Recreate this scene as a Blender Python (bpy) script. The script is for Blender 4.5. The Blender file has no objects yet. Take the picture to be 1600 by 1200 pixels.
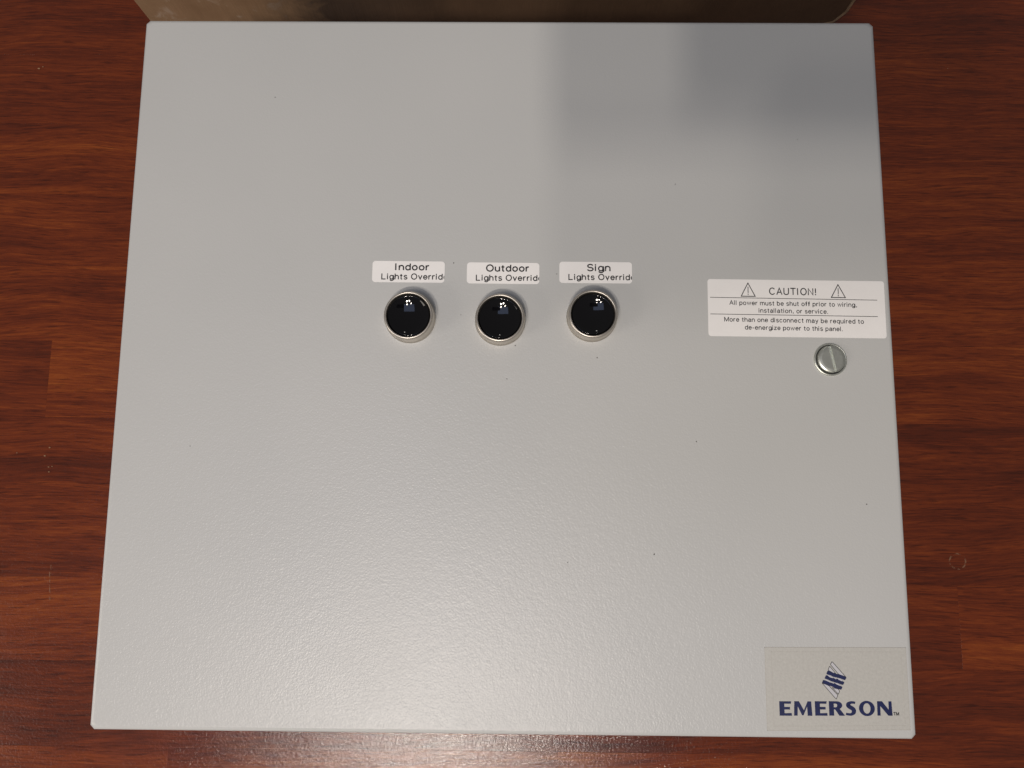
import bpy, bmesh, math, random
from mathutils import Vector, Matrix
from mathutils.geometry import tessellate_polygon
R = math.radians
random.seed(7)
S = bpy.context.scene
COL = S.collection
D = 0.15            # height of the door face above the table top (metres)
DW, DH = 0.450, 0.4186   # door width, height

# ------------------------------------------------------------------ camera
cd = bpy.data.cameras.new('camera'); cam = bpy.data.objects.new('camera', cd); COL.objects.link(cam)
cd.sensor_width = 36; cd.lens = 25.875; cd.clip_start = 0.01; cd.clip_end = 100
ax = Vector((0.99993145, 0.00876141, -0.00776694)); ay = Vector((-0.00765866, 0.99120355, 0.13212447)); az = Vector((0.00885621, -0.13205593, 0.99120270))
m = Matrix.Identity(4)
for i in range(3):
    m[i][0], m[i][1], m[i][2] = ax[i], ay[i], az[i]
CAM = Vector((0.233187, 0.13611, 0.423032 + D))
m.translation = CAM
cam.matrix_world = m
S.camera = cam

# ------------------------------------------------------------------ light
w = bpy.data.worlds.new('World'); S.world = w; w.use_nodes = True
bg = w.node_tree.nodes['Background']; bg.inputs[0].default_value = (1.0, 0.95, 0.92, 1); bg.inputs[1].default_value = 0.155
S.view_settings.view_transform = 'Standard'; S.view_settings.look = 'None'; S.view_settings.exposure = 0.10; S.view_settings.gamma = 1
def lamp(name, loc, aim, power, col, shape='DISK', sx=.09, sy=None):
    ld = bpy.data.lights.new(name, 'AREA'); ld.shape = shape; ld.size = sx
    if sy: ld.size_y = sy
    ld.energy = power; ld.color = col
    o = bpy.data.objects.new(name, ld); COL.objects.link(o)
    o.location = loc; o.rotation_euler = (Vector(aim) - Vector(loc)).to_track_quat('-Z', 'Y').to_euler()
    if aim[0] == loc[0] and aim[1] == loc[1]: o.rotation_euler = (0, 0, 0)
    return o
WARM = (1.0, 0.90, 0.80)
AIM = (0.22, 0.2, D)
lamp('ceiling_lamp', (0.106, -0.67, D + 1.6), AIM, 8.4, WARM, 'ELLIPSE', .070, .12)
lamp('ceiling_lamp', (0.106, -0.385, D + 1.6), AIM, 2.6, WARM, 'ELLIPSE', .060, .14)
lamp('ceiling_lamp', (-0.125, -0.73, D + 1.6), AIM, 7.2, WARM, 'ELLIPSE', .060, .12)
lamp('ceiling_lamp', (-0.250, -0.48, D + 1.6), AIM, 2.6, WARM, 'ELLIPSE', .060, .14)
lamp('side_lamp', (-2.1, -0.90, D + 1.15), AIM, 15.0, WARM, 'RECTANGLE', .9, .9)
lamp('blue_fill_light', (-0.16, -0.22, D + 2.1), (-0.16, -0.22, D), 4.6, (0.52, 0.64, 1.0), 'RECTANGLE', 1.1, .78)  # added blue panel overhead: cool fill, and the blue reflection in the caps
lamp('far_lamp', (0.15, 2.7, D + 1.35), AIM, 1.0, (1.0, 0.95, 0.88), sx=.12)

# ------------------------------------------------------------------ material helpers
def mat(name):
    M = bpy.data.materials.new(name); M.use_nodes = True
    nt = M.node_tree; return M, nt, nt.nodes['Principled BSDF']
def nd(nt, t, **k):
    n = nt.nodes.new(t)
    for a, b in k.items():
        if a in n.inputs: n.inputs[a].default_value = b
        else: setattr(n, a, b)
    return n
def lk(nt, a, b): nt.links.new(a, b)
def ramp(nt, fac, stops):
    r = nt.nodes.new('ShaderNodeValToRGB'); e = r.color_ramp.elements
    while len(e) < len(stops): e.new(0.5)
    for el, (p, c) in zip(e, stops): el.position = p; el.color = (*c, 1)
    lk(nt, fac, r.inputs[0]); return r
def simple(name, col, rough=.5, metal=0, spec=.5, bump=None, var=None):
    M, nt, b = mat(name)
    b.inputs['Base Color'].default_value = (*col, 1); b.inputs['Roughness'].default_value = rough
    b.inputs['Metallic'].default_value = metal; b.inputs['Specular IOR Level'].default_value = spec
    tc = nd(nt, 'ShaderNodeTexCoord')
    if var:
        n = nd(nt, 'ShaderNodeTexNoise', Scale=var[0], Detail=4.0); lk(nt, tc.outputs['Object'], n.inputs['Vector'])
        r = ramp(nt, n.outputs[0], [(.3, [c * (1 - var[1]) for c in col]), (.7, [min(1, c * (1 + var[1])) for c in col])])
        lk(nt, r.outputs[0], b.inputs['Base Color'])
    if bump:
        n = nd(nt, 'ShaderNodeTexNoise', Scale=bump[0], Detail=2.0); lk(nt, tc.outputs['Object'], n.inputs['Vector'])
        bp = nd(nt, 'ShaderNodeBump', Strength=bump[1], Distance=bump[2]); lk(nt, n.outputs[0], bp.inputs['Height']); lk(nt, bp.outputs[0], b.inputs['Normal'])
    return M

# powder coated steel: grey with orange-peel relief
def paint_mat():
    M, nt, b = mat('grey_powder_coat')
    tc = nd(nt, 'ShaderNodeTexCoord')
    n0 = nd(nt, 'ShaderNodeTexNoise', Scale=9.0, Detail=3.0); lk(nt, tc.outputs['Object'], n0.inputs['Vector'])
    r0 = ramp(nt, n0.outputs[0], [(.3, (.474, .482, .476)), (.7, (.492, .498, .491))])
    lk(nt, r0.outputs[0], b.inputs['Base Color'])
    nr = nd(nt, 'ShaderNodeTexNoise', Scale=16.0, Detail=5.0, Roughness=.65); lk(nt, tc.outputs['Object'], nr.inputs['Vector'])
    mr = nd(nt, 'ShaderNodeMapRange'); mr.inputs['From Min'].default_value = .3; mr.inputs['From Max'].default_value = .7; mr.inputs['To Min'].default_value = .30; mr.inputs['To Max'].default_value = .37
    lk(nt, nr.outputs[0], mr.inputs[0]); lk(nt, mr.outputs[0], b.inputs['Roughness']); b.inputs['Specular IOR Level'].default_value = .5
    b.inputs['Specular IOR Level'].default_value = 0.0
    b.inputs['Coat Weight'].default_value = .84; b.inputs['Coat IOR'].default_value = 1.5; lk(nt, mr.outputs[0], b.inputs['Coat Roughness'])
    n1 = nd(nt, 'ShaderNodeTexNoise', Scale=1050.0, Detail=2.0, Roughness=.5); lk(nt, tc.outputs['Object'], n1.inputs['Vector'])
    # patches where the orange peel is a little stronger or flatter
    n2 = nd(nt, 'ShaderNodeTexNoise', Scale=240.0, Detail=2.0); lk(nt, tc.outputs['Object'], n2.inputs['Vector'])
    ad = nd(nt, 'ShaderNodeMath', operation='MULTIPLY_ADD'); lk(nt, n2.outputs[0], ad.inputs[0]); ad.inputs[1].default_value = .5; lk(nt, n1.outputs[0], ad.inputs[2])
    bp = nd(nt, 'ShaderNodeBump', Strength=1.0, Distance=.00020); lk(nt, ad.outputs[0], bp.inputs['Height']); lk(nt, bp.outputs[0], b.inputs['Coat Normal'])
    bq = nd(nt, 'ShaderNodeBump', Strength=1.0, Distance=.00005); lk(nt, ad.outputs[0], bq.inputs['Height']); lk(nt, bq.outputs[0], b.inputs['Normal'])
    return M
PAINT = paint_mat()

def wood_mat():
    M, nt, b = mat('varnished_red_wood')
    tc = nd(nt, 'ShaderNodeTexCoord'); oi = nd(nt, 'ShaderNodeObjectInfo')
    geo = nd(nt, 'ShaderNodeNewGeometry')
    off = nd(nt, 'ShaderNodeVectorMath', operation='SCALE'); cx = nd(nt, 'ShaderNodeCombineXYZ')
    lk(nt, oi.outputs['Random'], cx.inputs[0]); lk(nt, oi.outputs['Random'], cx.inputs[1]); lk(nt, oi.outputs['Random'], cx.inputs[2])
    lk(nt, cx.outputs[0], off.inputs[0]); off.inputs['Scale'].default_value = 37.0
    base = nd(nt, 'ShaderNodeVectorMath', operation='ADD'); lk(nt, tc.outputs['Object'], base.inputs[0]); lk(nt, off.outputs[0], base.inputs[1])
    # gentle waviness of the grain
    wv = nd(nt, 'ShaderNodeTexNoise', Scale=6.0, Detail=2.0); lk(nt, base.outputs[0], wv.inputs['Vector'])
    wsub = nd(nt, 'ShaderNodeMath', operation='MULTIPLY_ADD'); lk(nt, wv.outputs[0], wsub.inputs[0]); wsub.inputs[1].default_value = .022; wsub.inputs[2].default_value = 0
    wc = nd(nt, 'ShaderNodeCombineXYZ'); lk(nt, wsub.outputs[0], wc.inputs[1])
    warp = nd(nt, 'ShaderNodeVectorMath', operation='ADD'); lk(nt, base.outputs[0], warp.inputs[0]); lk(nt, wc.outputs[0], warp.inputs[1])
    def noise(sx, sy, det=4.0, rough=.6, dist=0.0):
        mp = nd(nt, 'ShaderNodeMapping'); mp.inputs['Scale'].default_value = (sx, sy, sy * .3); lk(nt, warp.outputs[0], mp.inputs[0])
        n = nd(nt, 'ShaderNodeTexNoise', Scale=1.0, Detail=det, Roughness=rough, Distortion=dist); lk(nt, mp.outputs[0], n.inputs['Vector']); return n
    broad = noise(3.5, 48, 5.0, .6, .5); streak = noise(20, 440, 7.0, .72, .5); fibre = noise(90, 1500, 3.0, .65); pores = noise(60, 900, 2.0, .5)
    a1 = nd(nt, 'ShaderNodeMath', operation='MULTIPLY_ADD'); lk(nt, broad.outputs[0], a1.inputs[0]); a1.inputs[1].default_value = .50
    a2 = nd(nt, 'ShaderNodeMath', operation='MULTIPLY_ADD'); lk(nt, streak.outputs[0], a2.inputs[0]); a2.inputs[1].default_value = .55; lk(nt, a1.outputs[0], a2.inputs[2])
    a3 = nd(nt, 'ShaderNodeMath', operation='MULTIPLY_ADD'); lk(nt, fibre.outputs[0], a3.inputs[0]); a3.inputs[1].default_value = .25; lk(nt, a2.outputs[0], a3.inputs[2])
    # per-plank lightness
    pl = nd(nt, 'ShaderNodeMath', operation='MULTIPLY_ADD'); sc = nd(nt, 'ShaderNodeSeparateColor'); lk(nt, oi.outputs['Color'], sc.inputs[0]); lk(nt, sc.outputs[0], pl.inputs[0]); pl.inputs[1].default_value = .125; pl.inputs[2].default_value = -.225
    lk(nt, pl.outputs[0], a1.inputs[2])
    r = ramp(nt, a3.outputs[0], [(.26, (.045, .0090, .0034)), (.42, (.095, .0155, .0040)), (.52, (.145, .0255, .0052)), (.62, (.210, .044, .0072)), (.78, (.32, .092, .014))])
    # fine dark pores
    pr = ramp(nt, pores.outputs[0], [(.32, (.5, .45, .45)), (.44, (1, 1, 1))])
    mx = nd(nt, 'ShaderNodeMix', data_type='RGBA', blend_type='MULTIPLY'); mx.inputs[0].default_value = .8
    lk(nt, r.outputs[0], mx.inputs[6]); lk(nt, pr.outputs[0], mx.inputs[7]); lk(nt, mx.outputs[2], b.inputs['Base Color'])
    b.inputs['Roughness'].default_value = .5; b.inputs['Specular IOR Level'].default_value = .06
    b.inputs['Coat Weight'].default_value = .80; b.inputs['Coat Roughness'].default_value = .12
    # varnish relief: grain plus isotropic ripple (object space of the table)
    isn = nd(nt, 'ShaderNodeTexNoise', Scale=560.0, Detail=3.0, Roughness=.65); lk(nt, base.outputs[0], isn.inputs['Vector'])
    h = nd(nt, 'ShaderNodeMath', operation='MULTIPLY_ADD'); lk(nt, streak.outputs[0], h.inputs[0]); h.inputs[1].default_value = .35; lk(nt, isn.outputs[0], h.inputs[2])
    h2 = nd(nt, 'ShaderNodeMath', operation='MULTIPLY_ADD'); lk(nt, fibre.outputs[0], h2.inputs[0]); h2.inputs[1].default_value = .3; lk(nt, h.outputs[0], h2.inputs[2])
    bp = nd(nt, 'ShaderNodeBump', Strength=1.0, Distance=.00021); lk(nt, h2.outputs[0], bp.inputs['Height'])
    lk(nt, bp.outputs[0], b.inputs['Normal']); lk(nt, bp.outputs[0], b.inputs['Coat Normal'])
    return M
WOOD = wood_mat()

def metal_mat(name, col, rough, aniso_scale=(40, 40, 2500), bump=.00004):
    M, nt, b = mat(name)
    b.inputs['Base Color'].default_value = (*col, 1); b.inputs['Metallic'].default_value = 1; b.inputs['Roughness'].default_value = rough
    tc = nd(nt, 'ShaderNodeTexCoord'); mp = nd(nt, 'ShaderNodeMapping'); mp.inputs['Scale'].default_value = aniso_scale
    n = nd(nt, 'ShaderNodeTexNoise', Scale=1.0, Detail=3.0); lk(nt, tc.outputs['Object'], mp.inputs[0]); lk(nt, mp.outputs[0], n.inputs['Vector'])
    bp = nd(nt, 'ShaderNodeBump', Strength=1.0, Distance=bump); lk(nt, n.outputs[0], bp.inputs['Height']); lk(nt, bp.outputs[0], b.inputs['Normal'])
    r = nd(nt, 'ShaderNodeMapRange'); r.inputs['To Min'].default_value = rough * .8; r.inputs['To Max'].default_value = rough * 1.25
    lk(nt, n.outputs[0], r.inputs[0]); lk(nt, r.outputs[0], b.inputs['Roughness'])
    return M
BEZEL = metal_mat('satin_steel', (.58, .54, .48), .38)
ZINC = metal_mat('zinc_plated_steel', (.68, .70, .64), .38, (900, 900, 900), .00003)
BLACK = simple('glossy_black_plastic', (.0035, .0035, .0045), .05, spec=.34)
RUBBER = simple('black_gap', (.006, .006, .006), .6)
LABEL = simple('white_label_stock', (.82, .81, .80), .42, var=(60, .02))
INK = simple('black_ink', (.022, .021, .022), .45)
GREYINK = simple('grey_black_ink', (.025, .025, .028), .5)
NAVY = simple('navy_ink', (.006, .012, .070), .4, var=(500, .25))
PALE = simple('pale_print', (.50, .50, .53), .5)
FILM = simple('matte_clear_film', (.452, .448, .420), .48, var=(700, .05), bump=(900, .6, .00008))
FILMEDGE = simple('film_edge', (.43, .41, .37), .5)
SPECK = simple('dust_speck', (.05, .042, .035), .8)
PHONE = simple('black_phone_body', (.01, .01, .011), .3)

def card_mat():
    M, nt, b = mat('brown_cardboard')
    tc = nd(nt, 'ShaderNodeTexCoord')
    n = nd(nt, 'ShaderNodeTexNoise', Scale=14.0, Detail=6.0, Roughness=.65); lk(nt, tc.outputs['Object'], n.inputs['Vector'])
    r = ramp(nt, n.outputs[0], [(.3, (.20, .120, .062)), (.55, (.255, .160, .088)), (.74, (.28, .185, .112))])
    # scuffed pale patches
    n2 = nd(nt, 'ShaderNodeTexNoise', Scale=55.0, Detail=7.0, Roughness=.7, Distortion=.6); lk(nt, tc.outputs['Object'], n2.inputs['Vector'])
    r2 = ramp(nt, n2.outputs[0], [(.55, (0, 0, 0)), (.70, (.6, .6, .6))])
    mx = nd(nt, 'ShaderNodeMix', data_type='RGBA'); lk(nt, r2.outputs[0], mx.inputs[0]); lk(nt, r.outputs[0], mx.inputs[6]); mx.inputs[7].default_value = (.42, .34, .27, 1)
    # enclosure shadow painted into the colour, everywhere right of the lit left end
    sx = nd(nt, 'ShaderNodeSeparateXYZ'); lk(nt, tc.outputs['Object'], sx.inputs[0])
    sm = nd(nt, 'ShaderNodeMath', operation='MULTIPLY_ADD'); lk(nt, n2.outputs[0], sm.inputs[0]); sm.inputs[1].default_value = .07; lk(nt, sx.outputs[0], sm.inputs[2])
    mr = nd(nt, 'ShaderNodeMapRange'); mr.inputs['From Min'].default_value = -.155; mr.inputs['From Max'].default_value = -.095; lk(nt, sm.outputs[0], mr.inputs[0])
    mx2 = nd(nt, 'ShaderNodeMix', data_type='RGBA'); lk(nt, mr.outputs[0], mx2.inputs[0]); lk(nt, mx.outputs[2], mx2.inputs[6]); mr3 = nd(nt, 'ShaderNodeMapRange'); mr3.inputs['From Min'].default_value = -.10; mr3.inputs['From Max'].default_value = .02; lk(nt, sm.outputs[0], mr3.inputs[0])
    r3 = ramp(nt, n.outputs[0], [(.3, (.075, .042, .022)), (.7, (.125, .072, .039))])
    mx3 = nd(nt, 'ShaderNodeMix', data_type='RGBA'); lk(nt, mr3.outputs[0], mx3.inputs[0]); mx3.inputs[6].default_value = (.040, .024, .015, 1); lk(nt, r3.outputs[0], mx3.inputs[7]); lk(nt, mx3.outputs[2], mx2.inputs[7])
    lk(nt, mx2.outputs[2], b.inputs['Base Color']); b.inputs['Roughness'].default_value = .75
    mp = nd(nt, 'ShaderNodeMapping'); mp.inputs['Scale'].default_value = (260, 30, 20); lk(nt, tc.outputs['Object'], mp.inputs[0])
    n3 = nd(nt, 'ShaderNodeTexNoise', Scale=1.0, Detail=2.0); lk(nt, mp.outputs[0], n3.inputs['Vector'])
    bp = nd(nt, 'ShaderNodeBump', Strength=.7, Distance=.0008); lk(nt, n3.outputs[0], bp.inputs['Height']); lk(nt, bp.outputs[0], b.inputs['Normal'])
    return M
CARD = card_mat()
CARDEDGE = simple('worn_cardboard_edge', (.26, .17, .10), .8, var=(200, .2))
TAPE = simple('brown_packing_tape', (.28, .18, .09), .2)

# ------------------------------------------------------------------ object helpers
def empty(name, loc, label, cat, group=None):
    o = bpy.data.objects.new(name, None); COL.objects.link(o); o.location = loc; o.empty_display_size = .05
    o['label'] = label; o['category'] = cat
    if group: o['group'] = group
    return o
def mesh_obj(name, verts, faces, M, parent=None, loc=(0, 0, 0), smooth=False):
    me = bpy.data.meshes.new(name); me.from_pydata([tuple(v) for v in verts], [], faces); me.update()
    me.materials.append(M)
    if smooth:
        for p in me.polygons: p.use_smooth = True
    o = bpy.data.objects.new(name, me); COL.objects.link(o); o.location = loc
    if parent: o.parent = parent
    return o
def bm_obj(name, bm, M, parent=None, loc=(0, 0, 0), smooth=False):
    me = bpy.data.meshes.new(name); bm.normal_update(); bm.to_mesh(me); bm.free(); me.materials.append(M)
    if smooth:
        for p in me.polygons: p.use_smooth = True
    o = bpy.data.objects.new(name, me); COL.objects.link(o); o.location = loc
    if parent: o.parent = parent
    return o
def box_bm(x0, x1, y0, y1, z0, z1, bev=0, seg=2):
    bm = bmesh.new()
    bmesh.ops.create_cube(bm, size=1)
    for v in bm.verts:
        v.co = Vector(((x0 + x1) / 2 + v.co.x * (x1 - x0), (y0 + y1) / 2 + v.co.y * (y1 - y0), (z0 + z1) / 2 + v.co.z * (z1 - z0)))
    if bev: bmesh.ops.bevel(bm, geom=bm.edges[:], offset=bev, segments=seg, profile=.6, affect='EDGES')
    return bm
def lathe(name, prof, M, parent, seg=96, loc=(0, 0, 0), cap_end=False, wobble=None):
    V = []; F = []
    for i, (r, z) in enumerate(prof):
        for k in range(seg):
            a = 2 * math.pi * k / seg
            rr = r + (wobble(i, k) if wobble else 0)
            V.append((rr * math.cos(a), rr * math.sin(a), z))
    for i in range(len(prof) - 1):
        for k in range(seg):
            a, b = i * seg + k, i * seg + (k + 1) % seg
            F.append((a, b, b + seg, a + seg))
    if cap_end:
        V.append((0, 0, prof[-1][1] if cap_end is True else cap_end)); c = len(V) - 1; s = (len(prof) - 1) * seg
        for k in range(seg): F.append((s + k, s + (k + 1) % seg, c))
    return mesh_obj(name, V, F, M, parent, loc, True)
def rrect(w, h, r, n=6):
    P = []
    for cx, cy, a0 in ((w / 2 - r, h / 2 - r, 0), (-w / 2 + r, h / 2 - r, 90), (-w / 2 + r, -h / 2 + r, 180), (w / 2 - r, -h / 2 + r, 270)):
        for i in range(n + 1):
            a = R(a0 + 90 * i / n); P.append((cx + r * math.cos(a), cy + r * math.sin(a)))
    return P
def slab(name, outline, z0, z1, M, parent, loc=(0, 0, 0), rot=0, bev=0):
    n = len(outline)
    V = [(x, y, z0) for x, y in outline] + [(x, y, z1) for x, y in outline]
    F = [tuple(range(n, 2 * n)), tuple(reversed(range(n)))] + [(i, (i + 1) % n, n + (i + 1) % n, n + i) for i in range(n)]
    o = mesh_obj(name, V, F, M, parent, loc); o.rotation_euler.z = rot
    return o
def flat_polys(name, polys, z, M, parent, loc=(0, 0, 0)):
    """flat print: list of polygons, each a list of loops (outer, holes)"""
    V = []; F = []
    for loops in polys:
        base = len(V)
        L = [[Vector((x, y, 0)) for x, y in lp] for lp in loops]
        for lp in L: V += [(v.x, v.y, z) for v in lp]
        for t in tessellate_polygon(L):
            a, b, c = [Vector(V[base + i]) for i in t]
            t = tuple(base + i for i in t)
            if (b - a).cross(c - a).z < 0: t = t[::-1]
            F.append(t)
    return mesh_obj(name, V, F, M, parent, loc)

# single-stroke sans letters, drawn as polylines (cap height 1, x-height .73)
def A_(cx, cy, rx, ry, a0, a1, n=12): return [(cx + rx * math.cos(R(a0 + (a1 - a0) * i / n)), cy + ry * math.sin(R(a0 + (a1 - a0) * i / n))) for i in range(n + 1)]
BOWL = lambda cx: A_(cx, .35, .235, .35, 0, 360, 20)
G = {
 'I': (.13, [[(.0, 0), (.0, 1)]]), 'l': (.08, [[(0, 0), (0, 1)]]), 'i': (.08, [[(0, 0), (0, .70)], [(0, .88), (0, 1)]]),
 'L': (.52, [[(0, 1), (0, 0), (.47, 0)]]), 'T': (.62, [[(.31, 0), (.31, .94)], [(0, 1), (.62, 1)]]),
 'n': (.44, [[(0, 0), (0, .70)], [(0, .42)] + A_(.22, .42, .22, .29, 180, 0, 10) + [(.44, 0)]]),
 'm': (.76, [[(0, 0), (0, .70)], [(0, .45)] + A_(.19, .47, .19, .24, 180, 0, 8) + [(.38, 0)], [(.38, .45)] + A_(.57, .47, .19, .24, 180, 0, 8) + [(.76, 0)]]),
 'h': (.44, [[(0, 0), (0, 1)], [(0, .42)] + A_(.22, .42, .22, .29, 180, 0, 10) + [(.44, 0)]]),
 'u': (.44, [[(.44, 0), (.44, .70)], [(0, .70)] + A_(.22, .28, .22, .29, 180, 360, 10)]),
 'r': (.26, [[(0, 0), (0, .70)], [(0, .40)] + A_(.24, .40, .24, .30, 180, 85, 7)]),
 'o': (.48, [A_(.24, .35, .24, .355, 0, 360, 20)]),
 'd': (.46, [A_(.23, .35, .23, .355, 0, 360, 20), [(.46, 0), (.46, 1)]]),
 'b': (.46, [A_(.23, .35, .23, .355, 0, 360, 20), [(0, 0), (0, 1)]]),
 'p': (.46, [A_(.23, .35, .23, .355, 0, 360, 20), [(0, -.28), (0, .70)]]),
 'q': (.46, [A_(.23, .35, .23, .355, 0, 360, 20), [(.46, -.28), (.46, .70)]]),
 'g': (.46, [A_(.23, .35, .23, .355, 0, 360, 20), [(.46, .70), (.46, -.05)] + A_(.24, -.05, .22, .23, 0, -160, 8)]),
 'a': (.45, [A_(.24, .46, .19, .25, 165, 0, 8) + [(.43, .10), (.47, .0)], [(.43, .42), (.20, .38)] + A_(.19, .19, .19, .19, 100, 290, 9) + [(.38, .08), (.43, .20)]]),
 'e': (.46, [[(.02, .37), (.46, .37)] + A_(.23, .355, .23, .355, 6, 325, 18)]),
 'c': (.44, [A_(.235, .35, .235, .355, 45, 315, 16)]),
 's': (.40, [A_(.20, .53, .17, .18, 25, 225, 9) + [(.28, .33)] + A_(.205, .18, .19, .185, 45, -155, 9)]),
 't': (.27, [[(.12, .90), (.12, .14)] + A_(.22, .12, .10, .12, 180, 285, 5), [(0, .68), (.26, .68)]]),
 'f': (.27, [[(.11, 0), (.11, .82)] + A_(.23, .82, .12, .17, 180, 80, 5), [(0, .68), (.25, .68)]]),
 'v': (.44, [[(0, .70), (.22, .02), (.44, .70)]]), 'w': (.68, [[(0, .70), (.17, .02), (.34, .68), (.51, .02), (.68, .70)]]),
 'y': (.44, [[(0, .70), (.23, .02)], [(.44, .70), (.18, -.20), (.03, -.27)]]), 'z': (.40, [[(.02, .67), (.38, .67), (.0, .03), (.40, .03)]]),
 'O': (.70, [A_(.35, .5, .35, .51, 0, 360, 26)]), 'C': (.66, [A_(.35, .5, .35, .51, 42, 318, 22)]),
 'U': (.58, [[(0, 1), (0, .32)] + A_(.29, .30, .29, .31, 180, 360, 12) + [(.58, 1)]]), 'N': (.58, [[(0, 0), (0, 1), (.58, 0), (.58, 1)]]),
 'M': (.76, [[(0, 0), (0, 1)], [(.03, .97), (.38, .08), (.73, .97)], [(.76, 1), (.76, 0)]]), 'A': (.64, [[(0, 0), (.32, 1), (.64, 0)], [(.11, .34), (.53, .34)]]),
 'S': (.56, [A_(.28, .75, .25, .26, 25, 235, 11) + [(.34, .49)] + A_(.285, .25, .27, .26, 55, -160, 12)]),
 '!': (.10, [[(.06, .32), (.06, 1)], [(.06, 0), (.06, .10)]]), '.': (.08, [[(0, 0), (0, .10)]]), ',': (.14, [[(.09, .10), (.09, 0), (.05, -.12)]]), '-': (.26, [[(0, .36), (.26, .36)]]),
}
def layout(body, gap=.235, space=.36):
    x = 0; L = []
    for ch in body:
        if ch == ' ': x += space; continue
        wd, st = G[ch]; L += [[(x + a, b) for a, b in pl] for pl in st]; x += wd + gap
    return L, x - gap
def ribbon(V, F, P, hw, z):
    P = [Vector(p) for p in P]; closed = (P[0] - P[-1]).length < 1e-7
    if closed: P = P[:-1]
    n = len(P); b0 = len(V)
    for i in range(n):
        d0 = (P[i] - P[i - 1]) if (i > 0 or closed) else (P[1] - P[0]); d1 = (P[(i + 1) % n] - P[i]) if (i < n - 1 or closed) else (P[-1] - P[-2])
        d0.normalize(); d1.normalize(); n0 = Vector((-d0.y, d0.x)); n1 = Vector((-d1.y, d1.x)); mt = (n0 + n1)
        mt = mt / max(.35, mt.length_squared / 2) * hw
        q = P[i]
        if not closed and i == 0: q = q - d1 * hw * .5
        if not closed and i == n - 1: q = q + d0 * hw * .5
        V.append((*(q + mt), z)); V.append((*(q - mt), z))
    for i in range(n if closed else n - 1):
        a, b = b0 + 2 * i, b0 + 2 * ((i + 1) % n); F.append((a + 1, b + 1, b, a))
def lettering(parent, body, p0, p1, cap, z, M, fit=None, clip=None, bold=.06, spacing=1.0):
    """body set along p0 -> p1 (stroke centres at the ends) with capital height cap; fit = the leading string that p0-p1 spans"""
    L, wd = layout(body, .235 * spacing); wf = layout(fit, .235 * spacing)[1] if fit else wd
    p0, p1 = Vector(p0), Vector(p1); d = p1 - p0; ln = d.length; u = d / ln; n = Vector((-u.y, u.x)); sx = ln / wf
    V = []; F = []
    for k, pl in enumerate(L):
        ribbon(V, F, [p0 + u * (a * sx) + n * (b * cap) for a, b in pl], bold * cap, z + (k % 3) * .000004)
    me = bpy.data.meshes.new('lettering'); me.from_pydata(V, [], F)
    if clip is not None:
        bm = bmesh.new(); bm.from_mesh(me)
        bmesh.ops.bisect_plane(bm, geom=bm.verts[:] + bm.edges[:] + bm.faces[:], plane_co=(clip, 0, 0), plane_no=(1, 0, 0), clear_outer=True)
        bm.to_mesh(me); bm.free()
    me.materials.append(M)
    o = bpy.data.objects.new('lettering', me); COL.objects.link(o); o.parent = parent
    return o
def stroke(pts, wd, closed=False):
    """thin flat line as quads"""
    P = [Vector(p) for p in pts]; out = []
    n = len(P)
    for i in range(n if closed else n - 1):
        a, b = P[i], P[(i + 1) % n]; d = (b - a).normalized(); q = Vector((-d.y, d.x)) * wd / 2; e = d * wd * .4
        out.append([[tuple(a - q - e), tuple(b - q + e), tuple(b + q + e), tuple(a + q - e)]])
    return out

# ------------------------------------------------------------------ table top: glued staves
table = empty('wooden_table', (0, 0, 0), 'varnished red-brown table top of glued wooden staves under the grey metal panel', 'table')
P = 0.0610
fixed = {-2: [-0.0239, 0.2642], -1: [.62], 0: [.30, 0.5652], 3: [-0.1382], 1: [-.52], 2: [.72], 4: [-.45, .85], 5: [.80], 6: [.33], 7: [-.21], 8: [.05, .76], -3: [.10]}
# natural lightness of each stave: (row, place along the row) -> 0 dark .. 1 light
tone = {(8, 0): .25, (8, 1): .15, (8, 2): .05, (7, 0): .40, (7, 1): .30, (3, 0): .25, (3, 1): .75, (2, 0): .15, (2, 1): .30, (0, 0): .85, (0, 1): .32, (0, 2): .75, (-1, 0): .10, (-1, 1): .5,
        (1, 0): .55, (1, 1): .45, (-2, 0): .75, (-2, 1): .45, (4, 1): .62, (5, 0): .50, (6, 0): .72, (6, 1): .35, (9, 0): .3, (9, 1): .1, (9, 2): .1}
for row in range(-9, 17):
    y0 = 0.0005 + row * P
    js = fixed.get(row)
    if js is None:
        js = []; x = -.8 + random.random() * .5
        while x < 1.3: js.append(x); x += .45 + random.random() * .4
    xs = [-.9] + [j for j in js] + [1.4]
    for a, b in zip(xs, xs[1:]):
        g = .00001
        dz = random.uniform(-.00003, .00003)
        bm = box_bm(a - (a + b) / 2 + g, b - (a + b) / 2 - g, -P / 2 + g, P / 2 - g, -.030, dz, .00003, 1)
        st = bm_obj('stave', bm, WOOD, table, ((a + b) / 2, y0 + P / 2, 0))
        t = tone.get((row, xs.index(a)), random.uniform(.25, .75)); st.color = (t, t, t, 1)
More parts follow.
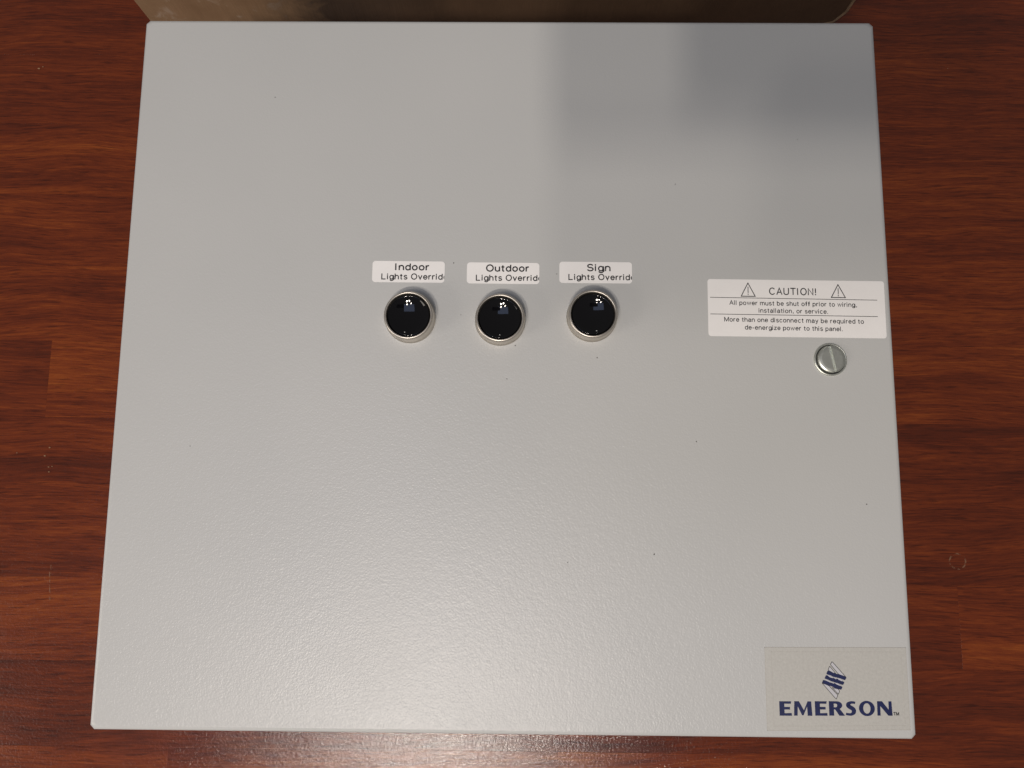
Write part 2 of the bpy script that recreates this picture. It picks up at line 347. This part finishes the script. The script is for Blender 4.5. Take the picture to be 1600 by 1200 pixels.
# marks on the table
def wear(name, col, rough=.7, thr=.45, sc=900, mix=.7):
    M, nt, b = mat(name); b.inputs['Base Color'].default_value = (*col, 1); b.inputs['Roughness'].default_value = rough
    tr = nd(nt, 'ShaderNodeBsdfTransparent'); ms = nd(nt, 'ShaderNodeMixShader'); tc = nd(nt, 'ShaderNodeTexCoord')
    n = nd(nt, 'ShaderNodeTexNoise', Scale=sc, Detail=3.0); lk(nt, tc.outputs['Object'], n.inputs['Vector'])
    r = ramp(nt, n.outputs[0], [(thr, (0, 0, 0)), (thr + .15, (mix, mix, mix))]); lk(nt, r.outputs[0], ms.inputs[0])
    lk(nt, tr.outputs[0], ms.inputs[1]); lk(nt, b.outputs[0], ms.inputs[2])
    lk(nt, ms.outputs[0], nt.nodes['Material Output'].inputs[0]); return M
SCUFF = wear('pale_scuff', (.34, .19, .11), thr=.42, sc=300, mix=.42)
def ring_faces(r, wd, n=48, sq=1.0):
    V = []; F = []
    for k in range(n):
        a = 2 * math.pi * k / n
        for rr in (r - wd / 2, r + wd / 2): V.append((rr * math.cos(a), rr * math.sin(a) * sq, 0))
    for k in range(n):
        i, j = 2 * k, 2 * ((k + 1) % n); F.append((i, i + 1, j + 1, j))
    return V, F
V, F = ring_faces(.0060, .0012, sq=.95)
o = mesh_obj('ring_mark', V, F, SCUFF, table, (0.5667, 0.0796, .0003))
o['label'] = 'small pale ring-shaped scar on the wood right of the panel'
for x0, y0, x1, y1, wd in ((-0.1234, 0.065, -0.1212, 0.0435, .0007), (-0.1229, 0.0704, -0.1223, 0.064, .0004)):
    o = flat_polys('scratch', stroke([(0, 0), (x1 - x0, y1 - y0)], wd), 0, SCUFF, table, (x0, y0, .0003))
cr = bmesh.new()
for x, y, r in ((-0.132, 0.1596, 0.0009), (-0.1352, 0.1532, 0.001), (-0.1315, 0.1446, 0.0008), (-0.1309, 0.1408, 0.0008), (-0.1288, 0.1451, 0.0006), (-0.1573, 0.1553, 0.0006), (-0.1702, 0.4757, 0.0012), (-0.1669, 0.4773, 0.0007), (0.5867, 0.4789, 0.0005)):
    mm = Matrix.Translation((x, y, .0004)) @ Matrix.Diagonal((r, r * .55, r * .4, 1)) @ Matrix.Rotation(r * 9000, 4, 'Z')
    bmesh.ops.create_icosphere(cr, subdivisions=1, radius=1, matrix=mm)
CRUMB = simple('pale_crumb', (.30, .17, .09), .8)
o = bm_obj('crumbs', cr, CRUMB, table); o['kind'] = 'stuff'

# ------------------------------------------------------------------ grey enclosure
enc = empty('electrical_enclosure', (DW / 2, DH / 2, 0), 'light grey powder-coated steel control panel box lying on its back on the wooden table', 'control panel')
EO = Vector((DW / 2, DH / 2, 0))
def rel(x, y, z=D): return Vector((x, y, z)) - EO
# body behind the door
bm_obj('body', box_bm(-DW / 2 + .004, DW / 2 - .004, -DH / 2 + .004, DH / 2 - .004, 0, D - .0165, .0015, 2), PAINT, enc)
# door: folded sheet with rounded edge and clipped corners
def door_bm():
    c = .0022
    def ring(ins, z):
        x, y = DW / 2 + .0012 - ins, DH / 2 + .0012 - ins; k = c
        return [(x - k, y, z), (-x + k, y, z), (-x, y - k, z), (-x, -y + k, z), (-x + k, -y, z), (x - k, -y, z), (x, -y + k, z), (x, y - k, z)]
    rad = .0026; rings = [ring(0.0016, D - .016), ring(0, D - .016)]
    rings += [ring(rad - rad * math.cos(R(t)), D - rad + rad * math.sin(R(t))) for t in (0, 18, 36, 54, 72, 90)]
    bm = bmesh.new(); vs = [[bm.verts.new(p) for p in r] for r in rings]
    for a, b in zip(vs, vs[1:]):
        for i in range(8): bm.faces.new((a[i], a[(i + 1) % 8], b[(i + 1) % 8], b[i]))
    bm.faces.new(vs[-1]); bm.faces.new(list(reversed(vs[0])))
    bmesh.ops.recalc_face_normals(bm, faces=bm.faces)
    for f in bm.faces: f.smooth = True
    for e in bm.edges:
        if e.calc_face_angle(0) > R(40): e.smooth = False
    # the flat face keeps crisp shading
    return bm
door = bm_obj('door', door_bm(), PAINT, enc, (0, .0004, 0))
for p in door.data.polygons: p.use_smooth = p.area < .05
# tiny dark specks in the paint
sp = bmesh.new()
for x, y, r in ((.0826, .3687, .0005), (.2264, .1954, .0005), (.3101, .0966, .0007), (.2616, .0916, .0005), (.3353, .16, .0006), (.4305, .1254, .0006), (.3264, .3142, .0005), (.4007, .343, .0004), (.2788, .2083, .0006), (.0445, .155, .0004), (.1942, .2646, .0006), (.2553, .2583, .0005), (.199, .2332, .0004), (.2311, .2151, .0006), (.15, .06, .0003)):
    mm = Matrix.Translation(rel(x, y, D + .0001)) @ Matrix.Rotation(random.random() * 3, 4, 'Z') @ Matrix.Diagonal((r * .75, r * .5, r * .3, 1))
    bmesh.ops.create_icosphere(sp, subdivisions=1, radius=1, matrix=mm)
o = bm_obj('paint_specks', sp, SPECK, enc); o['kind'] = 'stuff'

# push buttons ------------------------------------------------------
def button(x, y, rz, label):
    root = bpy.data.objects.new('push_button', None)
    # the metal bezel is the part, cap and gap ring are its sub-parts
    seg = 180
    prof = [(.01475, 0), (.01475, .0011), (.01440, .0014), (.01430, .0026), (.01430, .0086), (.01405, .0094), (.01360, .0099), (.01315, .0100), (.01280, .0098), (.01262, .0093), (.01255, .0070)]
    bz = lathe('push_button', prof, BEZEL, enc, seg, rel(x, y), wobble=lambda i, k: (-.00012 if (k % 3 == 0 and 2 < i < 5) else 0))
    bpy.data.objects.remove(root)
    bz.rotation_euler.z = rz; bz['label'] = label
    lathe('gap_ring', [(.01258, .0068), (.01205, .0064), (.0118, .0062)], RUBBER, bz, 96)
    RC = .0235
    p = [(.01205, .0062), (.01205, .0076), (.01195, .0081), (.01170, .0084), (.01140, .0084), (.0111, .0082)]
    s0 = RC - math.sqrt(RC * RC - .0111 ** 2)
    for i in range(1, 13):
        r = .0111 * (1 - i / 13); p.append((r, .0081 - s0 + RC - math.sqrt(RC * RC - r * r)))
    lathe('button_cap', p, BLACK, bz, 96, cap_end=.0081 - s0)
    return bz
button(.1695, .2307, .1, 'round black push button below the Indoor label')
button(.2222, .2296, .9, 'round black push button below the Outdoor label')
button(.2757, .2322, 2.1, 'round black push button below the Sign label')

# name labels -------------------------------------------------------
def tag(x, y, wd, ht, label, rot, t=.00012):
    o = slab('name_label', rrect(wd, ht, .0019), 0, t, LABEL, enc, rel(x, y), rot); o['label'] = label; return o
def put(part, body, p0, p1, cap, M, fit=None, clip=None, bold=.06, spacing=1.0):
    r = part.rotation_euler.z; c = part.location
    inv = Matrix.Rotation(-r, 2)
    q0 = inv @ (Vector(rel(*p0)).xy - c.xy); q1 = inv @ (Vector(rel(*p1)).xy - c.xy)
    o = lettering(part, body, q0, q1, cap, .00016, M, fit, clip, bold, spacing)
    o.location = (0, 0, 0); return o
T = .0000
l1 = tag(.16750, .25908, .0429, .0129, 'white label printed Indoor Lights Override', -.004)
put(l1, 'Indoor', (.15989, .26021), (.17944, .26023), .0037, INK, bold=.108)
put(l1, 'Lights Override', (.15177, .25455), (.18752, .25456), .0032, INK, fit='Lights Overrid', clip=.0213, bold=.098)
l2 = tag(.22358, .25859, .0429, .0128, 'white label printed Outdoor Lights Override', -.004)
put(l2, 'Outdoor', (.2138, .25978), (.23864, .25983), .0037, INK, bold=.108)
put(l2, 'Lights Override', (.20779, .25414), (.24357, .25415), .0032, INK, fit='Lights Overrid', clip=.0213, bold=.098)
l3 = tag(.27830, .25931, .0429, .0129, 'white label printed Sign Lights Override', -.004)
put(l3, 'Sign', (.27346, .26039), (.28673, .26036), .0038, INK, bold=.10)
put(l3, 'Lights Override', (.26247, .25494), (.29818, .25496), .0032, INK, fit='Lights Overrid', clip=.0213, bold=.098)

# caution label -----------------------------------------------------
ca = slab('caution_label', rrect(.1035, .0342, .0016), 0, .00012, LABEL, enc, rel(.39575, .23838), -.0068)
ca['label'] = 'wide white caution label above the slotted lock'
put(ca, 'CAUTION!', (.38032, .24679), (.40739, .24656), .0038, GREYINK, bold=.08, spacing=1.15)
put(ca, 'All power must be shut off prior to wiring,', (.35677, .24049), (.43098, .23961), .00245, GREYINK, bold=.085)
put(ca, 'installation, or service.', (.37372, .23588), (.41395, .23542), .00245, GREYINK, bold=.085)
put(ca, 'More than one disconnect may be required to', (.35345, .23045), (.43441, .22964), .00245, GREYINK, bold=.085)
put(ca, 'de-energize power to this panel.', (.36536, .22575), (.42199, .2251), .00245, GREYINK, bold=.085)
inv = Matrix.Rotation(.0068, 2)
def cl(p): return tuple(inv @ (Vector(p) - Vector((.39575, .23838))))
for a, b in (((.34549, .24475), (.44295, .24369)), ((.34539, .23478), (.44279, .23384))):
    flat_polys('rule_line', stroke([cl(a), cl(b)], .00034), .00016, GREYINK, ca)
for t in (((.36779, .25352), (.36362, .24553), (.37183, .2455)), ((.4206, .25289), (.4164, .24515), (.42459, .24504))):
    q = [cl(p) for p in t]; c = (Vector(q[1]) + Vector(q[2])) / 2; top = Vector(q[0]); d = top - c
    pl = stroke(q, .00050, True) + stroke([tuple(c + d * .70), tuple(c + d * .27)], .00042) + stroke([tuple(c + d * .18), tuple(c + d * .11)], .0004)
    flat_polys('warning_triangle', pl, .00016, GREYINK, ca)

# slotted quarter-turn lock ----------------------------------------
lx, ly = .4139, .2081
cup = lathe('lock', [(.00960, 0), (.00960, .0006), (.00935, .0010), (.00880, .0011), (.00840, .0008), (.00815, .0002)], ZINC, enc, 80, rel(lx, ly))
cup['label'] = 'round zinc slotted lock below the caution label'
def disc_bm():
    bm = bmesh.new(); n = 96; sl = .00090; slot_d = .0017
    prof = [(.00812, .0002), (.00812, .0013), (.0078, .0019), (.0071, .0023), (.0060, .00245)]
    V = [[bm.verts.new((r * math.cos(2 * math.pi * k / n), r * math.sin(2 * math.pi * k / n), z)) for k in range(n)] for r, z in prof]
    for a, b in zip(V, V[1:]):
        for k in range(n): bm.faces.new((a[k], a[(k + 1) % n], b[(k + 1) % n], b[k]))
    bm.faces.new(V[-1])
    # cut the screwdriver slot along local Y
    for s in (-1, 1):
        bmesh.ops.bisect_plane(bm, geom=bm.verts[:] + bm.edges[:] + bm.faces[:], plane_co=(s * sl, 0, 0), plane_no=(1, 0, 0))
    kill = [f for f in bm.faces if abs(f.calc_center_median().x) < sl * .99 and f.calc_center_median().z > .0014]
    bmesh.ops.delete(bm, geom=kill, context='FACES')
    z = .00245 - slot_d; y = .0078; A = []
    for sx in (-1, 1):
        for yy in (-y, y):
            A.append((sx * sl, yy))
    v = lambda x, yy, zz: bm.verts.new((x, yy, zz))
    bm.faces.new((v(-sl, -y, z), v(sl, -y, z), v(sl, y, z), v(-sl, y, z)))
    for sx in (-1, 1):
        bm.faces.new((v(sx * sl, -y, z), v(sx * sl, y, z), v(sx * sl, .0072, .00225), v(sx * sl, .006, .00243), v(sx * sl, -.006, .00243), v(sx * sl, -.0072, .00225)))
    return bm
lathe('gap_ring', [(.0086, .00116), (.0085, .00122), (.00815, .00118)], RUBBER, cup, 64)
disc = bm_obj('slotted_disc', disc_bm(), ZINC, cup, (0, 0, 0)); disc.rotation_euler.z = R(11)
disc.location = (.0004, .0002, 0)

# maker's sticker ---------------------------------------------------
FO = (.40875, .02560)
film = slab('logo_sticker', [(-.0386, .02126), (.0388, .02187), (.0387, -.02109), (-.0387, -.02233)], 0, .00009, FILM, enc, rel(*FO), 0)
film['label'] = 'pale clear-film maker\'s sticker in the lower right corner'
flat_polys('sticker_edge', stroke([(-.0386, .02126), (.0388, .02187), (.0387, -.02109), (-.0387, -.02233)], .00022, True), .00012, FILMEDGE, film)
flat_polys('inner_border', stroke([(-.0350, .0190), (.0362, .0196), (.0362, -.0190), (-.0350, -.0200)], .00010, True), .00012, FILMEDGE, film)
E_ = [[(0, 0), (0, 1), (.84, 1), (.80, .83), (.35, .83), (.35, .61), (.74, .61), (.74, .43), (.35, .43), (.35, .17), (.84, .19), (.86, 0)]]
M_ = [[(0, 0), (.05, 1), (.38, 1), (.70, .38), (.98, 1), (1.23, 1), (1.275, 0), (.95, 0), (.93, .64), (.66, .03), (.56, .03), (.28, .64), (.25, 0)]]
N_ = [[(0, 0), (.02, 1), (.36, 1), (.80, .42), (.81, 1), (1.02, 1), (1.05, 0), (.76, 0), (.23, .66), (.22, 0)]]
def arc(cx, cy, rx, ry, a0, a1, n=10): return [(cx + rx * math.cos(R(a0 + (a1 - a0) * i / n)), cy + ry * math.sin(R(a0 + (a1 - a0) * i / n))) for i in range(n + 1)]
R_ = [[(0, 0), (0, 1), (.55, 1)] + arc(.55, .72, .38, .28, 85, -60, 10) + [(1.10, 0), (.70, 0), (.42, .43), (.34, .43), (.34, 0)],
      [(.34, .84), (.34, .58), (.48, .58)] + arc(.46, .71, .12, .13, -70, 70, 6)]
O_ = [arc(.54, .5, .55, .53, 0, 354, 47), arc(.54, .5, .25, .36, 0, 350, 35)]
def s_poly():
    C = [(.70, .88), (.56, .915), (.40, .905), (.235, .82), (.21, .70), (.33, .59), (.50, .49), (.585, .37), (.565, .22), (.42, .095), (.22, .085), (.03, .125)]
    Wd = [.085, .09, .10, .14, .16, .155, .155, .165, .155, .10, .09, .085]
    P2 = []
    for i in range(len(C) - 1):
        p = [Vector(C[max(0, min(len(C) - 1, j))]) for j in (i - 1, i, i + 1, i + 2)]
        for t in (0, .25, .5, .75):
            q = .5 * (2 * p[1] + (p[2] - p[0]) * t + (2 * p[0] - 5 * p[1] + 4 * p[2] - p[3]) * t * t + (3 * p[1] - p[0] - 3 * p[2] + p[3]) * t ** 3)
            P2.append((q, Wd[i] * (1 - t) + Wd[i + 1] * t))
    P2.append((Vector(C[-1]), Wd[-1])); quads = []
    Ls = []; Rs = []
    for i, (q, w_) in enumerate(P2):
        d = (P2[min(i + 1, len(P2) - 1)][0] - P2[max(i - 1, 0)][0]).normalized(); n = Vector((-d.y, d.x)) * w_ * .93
        Ls.append(tuple(q + n)); Rs.append(tuple(q - n))
    return [[Ls[i], Ls[i + 1], Rs[i + 1], Rs[i]] for i in range(len(Ls) - 1)]
H_ = .0075; x0, yb = .3770, .01112
units = .0613 / 940    # metres per measured unit, word is 940 long
word = [('E', E_, 0), ('M', M_, 120), ('E', E_, 297), ('R', R_, 414), ('S', None, 550), ('O', O_, 665), ('N', N_, 815)]
for ch, shp, off in word:
    k = .120 * .0613 / .940 * 1.0
    kx = 120 * units
    ox = x0 + off * units - FO[0]; oy = yb + (off / 940) * .0007 - FO[1]
    loops = [[lp] for lp in s_poly()] if shp is None else [shp]
    polys = [[[(ox + u * kx, oy + v * H_) for u, v in lp] for lp in pl] for pl in loops]
    flat_polys('letter', polys, .00014, NAVY, film)
put(film, 'TM', (.43896, .01199), (.44177, .01202), .00150, GREYINK, bold=.12)
# emblem: three navy bars with thin-outlined folds above and below
def em(px, py):   # measured emblem grid (15 units per 0.3717 mm) to sticker coordinates
    k = .00003415
    return ((px - 500) * .0000245 + .40745 - FO[0], (650 - py) * .0000228 + .0299 - FO[1])
bars = [[(335, 508), (358, 440), (385, 428), (440, 448), (500, 482), (560, 500), (625, 512), (690, 540), (780, 578), (775, 600), (745, 645), (700, 630), (640, 605), (560, 585), (490, 572), (430, 540), (370, 520)],
        [(290, 610), (318, 545), (345, 535), (400, 560), (460, 588), (520, 605), (590, 620), (660, 655), (727, 688), (722, 712), (695, 755), (640, 742), (580, 715), (500, 695), (430, 670), (370, 640)],
        [(228, 712), (250, 655), (275, 645), (330, 665), (400, 698), (450, 712), (520, 722), (600, 760), (678, 797), (675, 820), (650, 865), (600, 858), (520, 830), (440, 790), (370, 770), (300, 735)]]
flat_polys('emblem_bar', [[[em(*p) for p in bars[0]]]], .00016, NAVY, film)
flat_polys('emblem_bar', [[[em(*p) for p in bars[1]]]], .00016, NAVY, film)
flat_polys('emblem_bar', [[[em(*p) for p in bars[2]]]], .00016, NAVY, film)
lens = [[(350, 525), (390, 530), (485, 585), (470, 600), (400, 575)], [(500, 572), (560, 615), (540, 622), (495, 595)], [(565, 590), (620, 605), (695, 660), (670, 668), (600, 635)],
        [(300, 630), (345, 637), (425, 685), (405, 695), (340, 668)], [(440, 680), (497, 720), (480, 725), (435, 700)], [(510, 700), (560, 712), (650, 768), (620, 772), (550, 742)]]
flat_polys('emblem_highlight', [[[em(*p) for p in L]] for L in lens], .00018, PALE, film)
folds = [[(470, 222), (500, 245), (765, 570), (745, 560), (610, 512), (445, 300), (438, 280)], [(415, 332), (438, 350), (540, 490), (490, 482), (390, 425), (382, 395)],
         [(235, 722), (300, 740), (385, 780), (568, 990), (532, 1080), (505, 1055)], [(455, 820), (520, 835), (585, 850), (612, 900), (582, 968), (560, 945)]]
flat_polys('emblem_fold', [[[em(*p) for p in L]] for L in folds], .00012, PALE, film)
st = []
for L in folds: st += stroke([em(*p) for p in L], .00030, True)
flat_polys('emblem_outline', st, .00014, GREYINK, film)

# ------------------------------------------------------------------ cardboard box behind
bx0, bx1, by, bd, bh = -0.0779, 0.4953, .517, .30, .18
box = empty('cardboard_box', ((bx0 + bx1) / 2, by + bd / 2, 0), 'brown cardboard box on the table behind the top edge of the panel', 'box')
BO = Vector(((bx0 + bx1) / 2, by + bd / 2, 0))
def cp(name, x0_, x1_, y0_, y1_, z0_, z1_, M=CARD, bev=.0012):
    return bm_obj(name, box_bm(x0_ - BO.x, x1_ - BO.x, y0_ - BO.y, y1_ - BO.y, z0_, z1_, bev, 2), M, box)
# front panel with a crushed, rounded lower right corner
out = [(bx0, bh), (bx0, .0006), (.15, .0003), (0.4663, .0003), (0.4792, .0012), (0.4915, .006), (0.4958, .0194), (0.4953, .032), (bx1, bh)]
n = len(out); V = []
for yy in (by, by + .004): V += [(x - BO.x, yy - BO.y, z) for x, z in out]
F = [tuple(range(n)), tuple(reversed(range(n, 2 * n)))] + [(i, (i + 1) % n, n + (i + 1) % n, n + i) for i in range(n)]
bmx = bmesh.new(); vv = [bmx.verts.new(v) for v in V]
for f in F: bmx.faces.new([vv[i] for i in f])
bmesh.ops.recalc_face_normals(bmx, faces=bmx.faces)
fp = bm_obj('front_panel', bmx, CARD, box); fp['label'] = 'front of the box, pale brown at the left, with painted-in shadow darkening it beyond'
# worn pale fold along the crushed corner
crease = [(0.4684, -.0004), (0.4802, .0006), (0.4919, .0058), (0.4966, .019), (0.4962, .036), (0.4964, .08)]
bmx = bmesh.new(); prev = None
for i, (x, z) in enumerate(crease):
    ring = []
    for k in range(8):
        a = 2 * math.pi * k / 8; ring.append(bmx.verts.new((x - BO.x + .0011 * math.cos(a), by - BO.y - .0002 + .0016 * math.sin(a), z + .0006 + .0008 * math.cos(a))))
    if prev:
        for k in range(8): bmx.faces.new((prev[k], prev[(k + 1) % 8], ring[(k + 1) % 8], ring[k]))
    prev = ring
bm_obj('worn_corner', bmx, CARDEDGE, box, smooth=True)
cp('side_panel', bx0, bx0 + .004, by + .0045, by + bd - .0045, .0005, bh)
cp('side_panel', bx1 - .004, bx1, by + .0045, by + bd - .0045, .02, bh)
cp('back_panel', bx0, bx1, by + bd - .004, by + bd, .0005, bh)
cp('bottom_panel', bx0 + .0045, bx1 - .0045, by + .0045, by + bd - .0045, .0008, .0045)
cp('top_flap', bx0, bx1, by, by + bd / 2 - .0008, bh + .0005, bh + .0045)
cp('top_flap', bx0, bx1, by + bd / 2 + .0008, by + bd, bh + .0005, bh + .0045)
cp('packing_tape', bx0, bx1, by + bd / 2 - .025, by + bd / 2 + .025, bh + .0048, bh + .0052, TAPE, 0)

# ------------------------------------------------------------------ the phone that takes the picture, held flat above the panel
ph = empty('phone', CAM, 'black phone held level above the panel taking the picture, its lens at the left end', 'phone')
ph.rotation_euler = cam.matrix_world.to_euler()
bm = bmesh.new()
outl = rrect(.165, .077, .010, 8)
o = slab('phone_body', outl, .0012, .0098, PHONE, ph, (.062, -.022, 0))
lathe('lens_ring', [(.0075, .0011), (.0075, .0003), (.0062, .0003), (.0062, .0011)], PHONE, ph, 48)
bm.free()
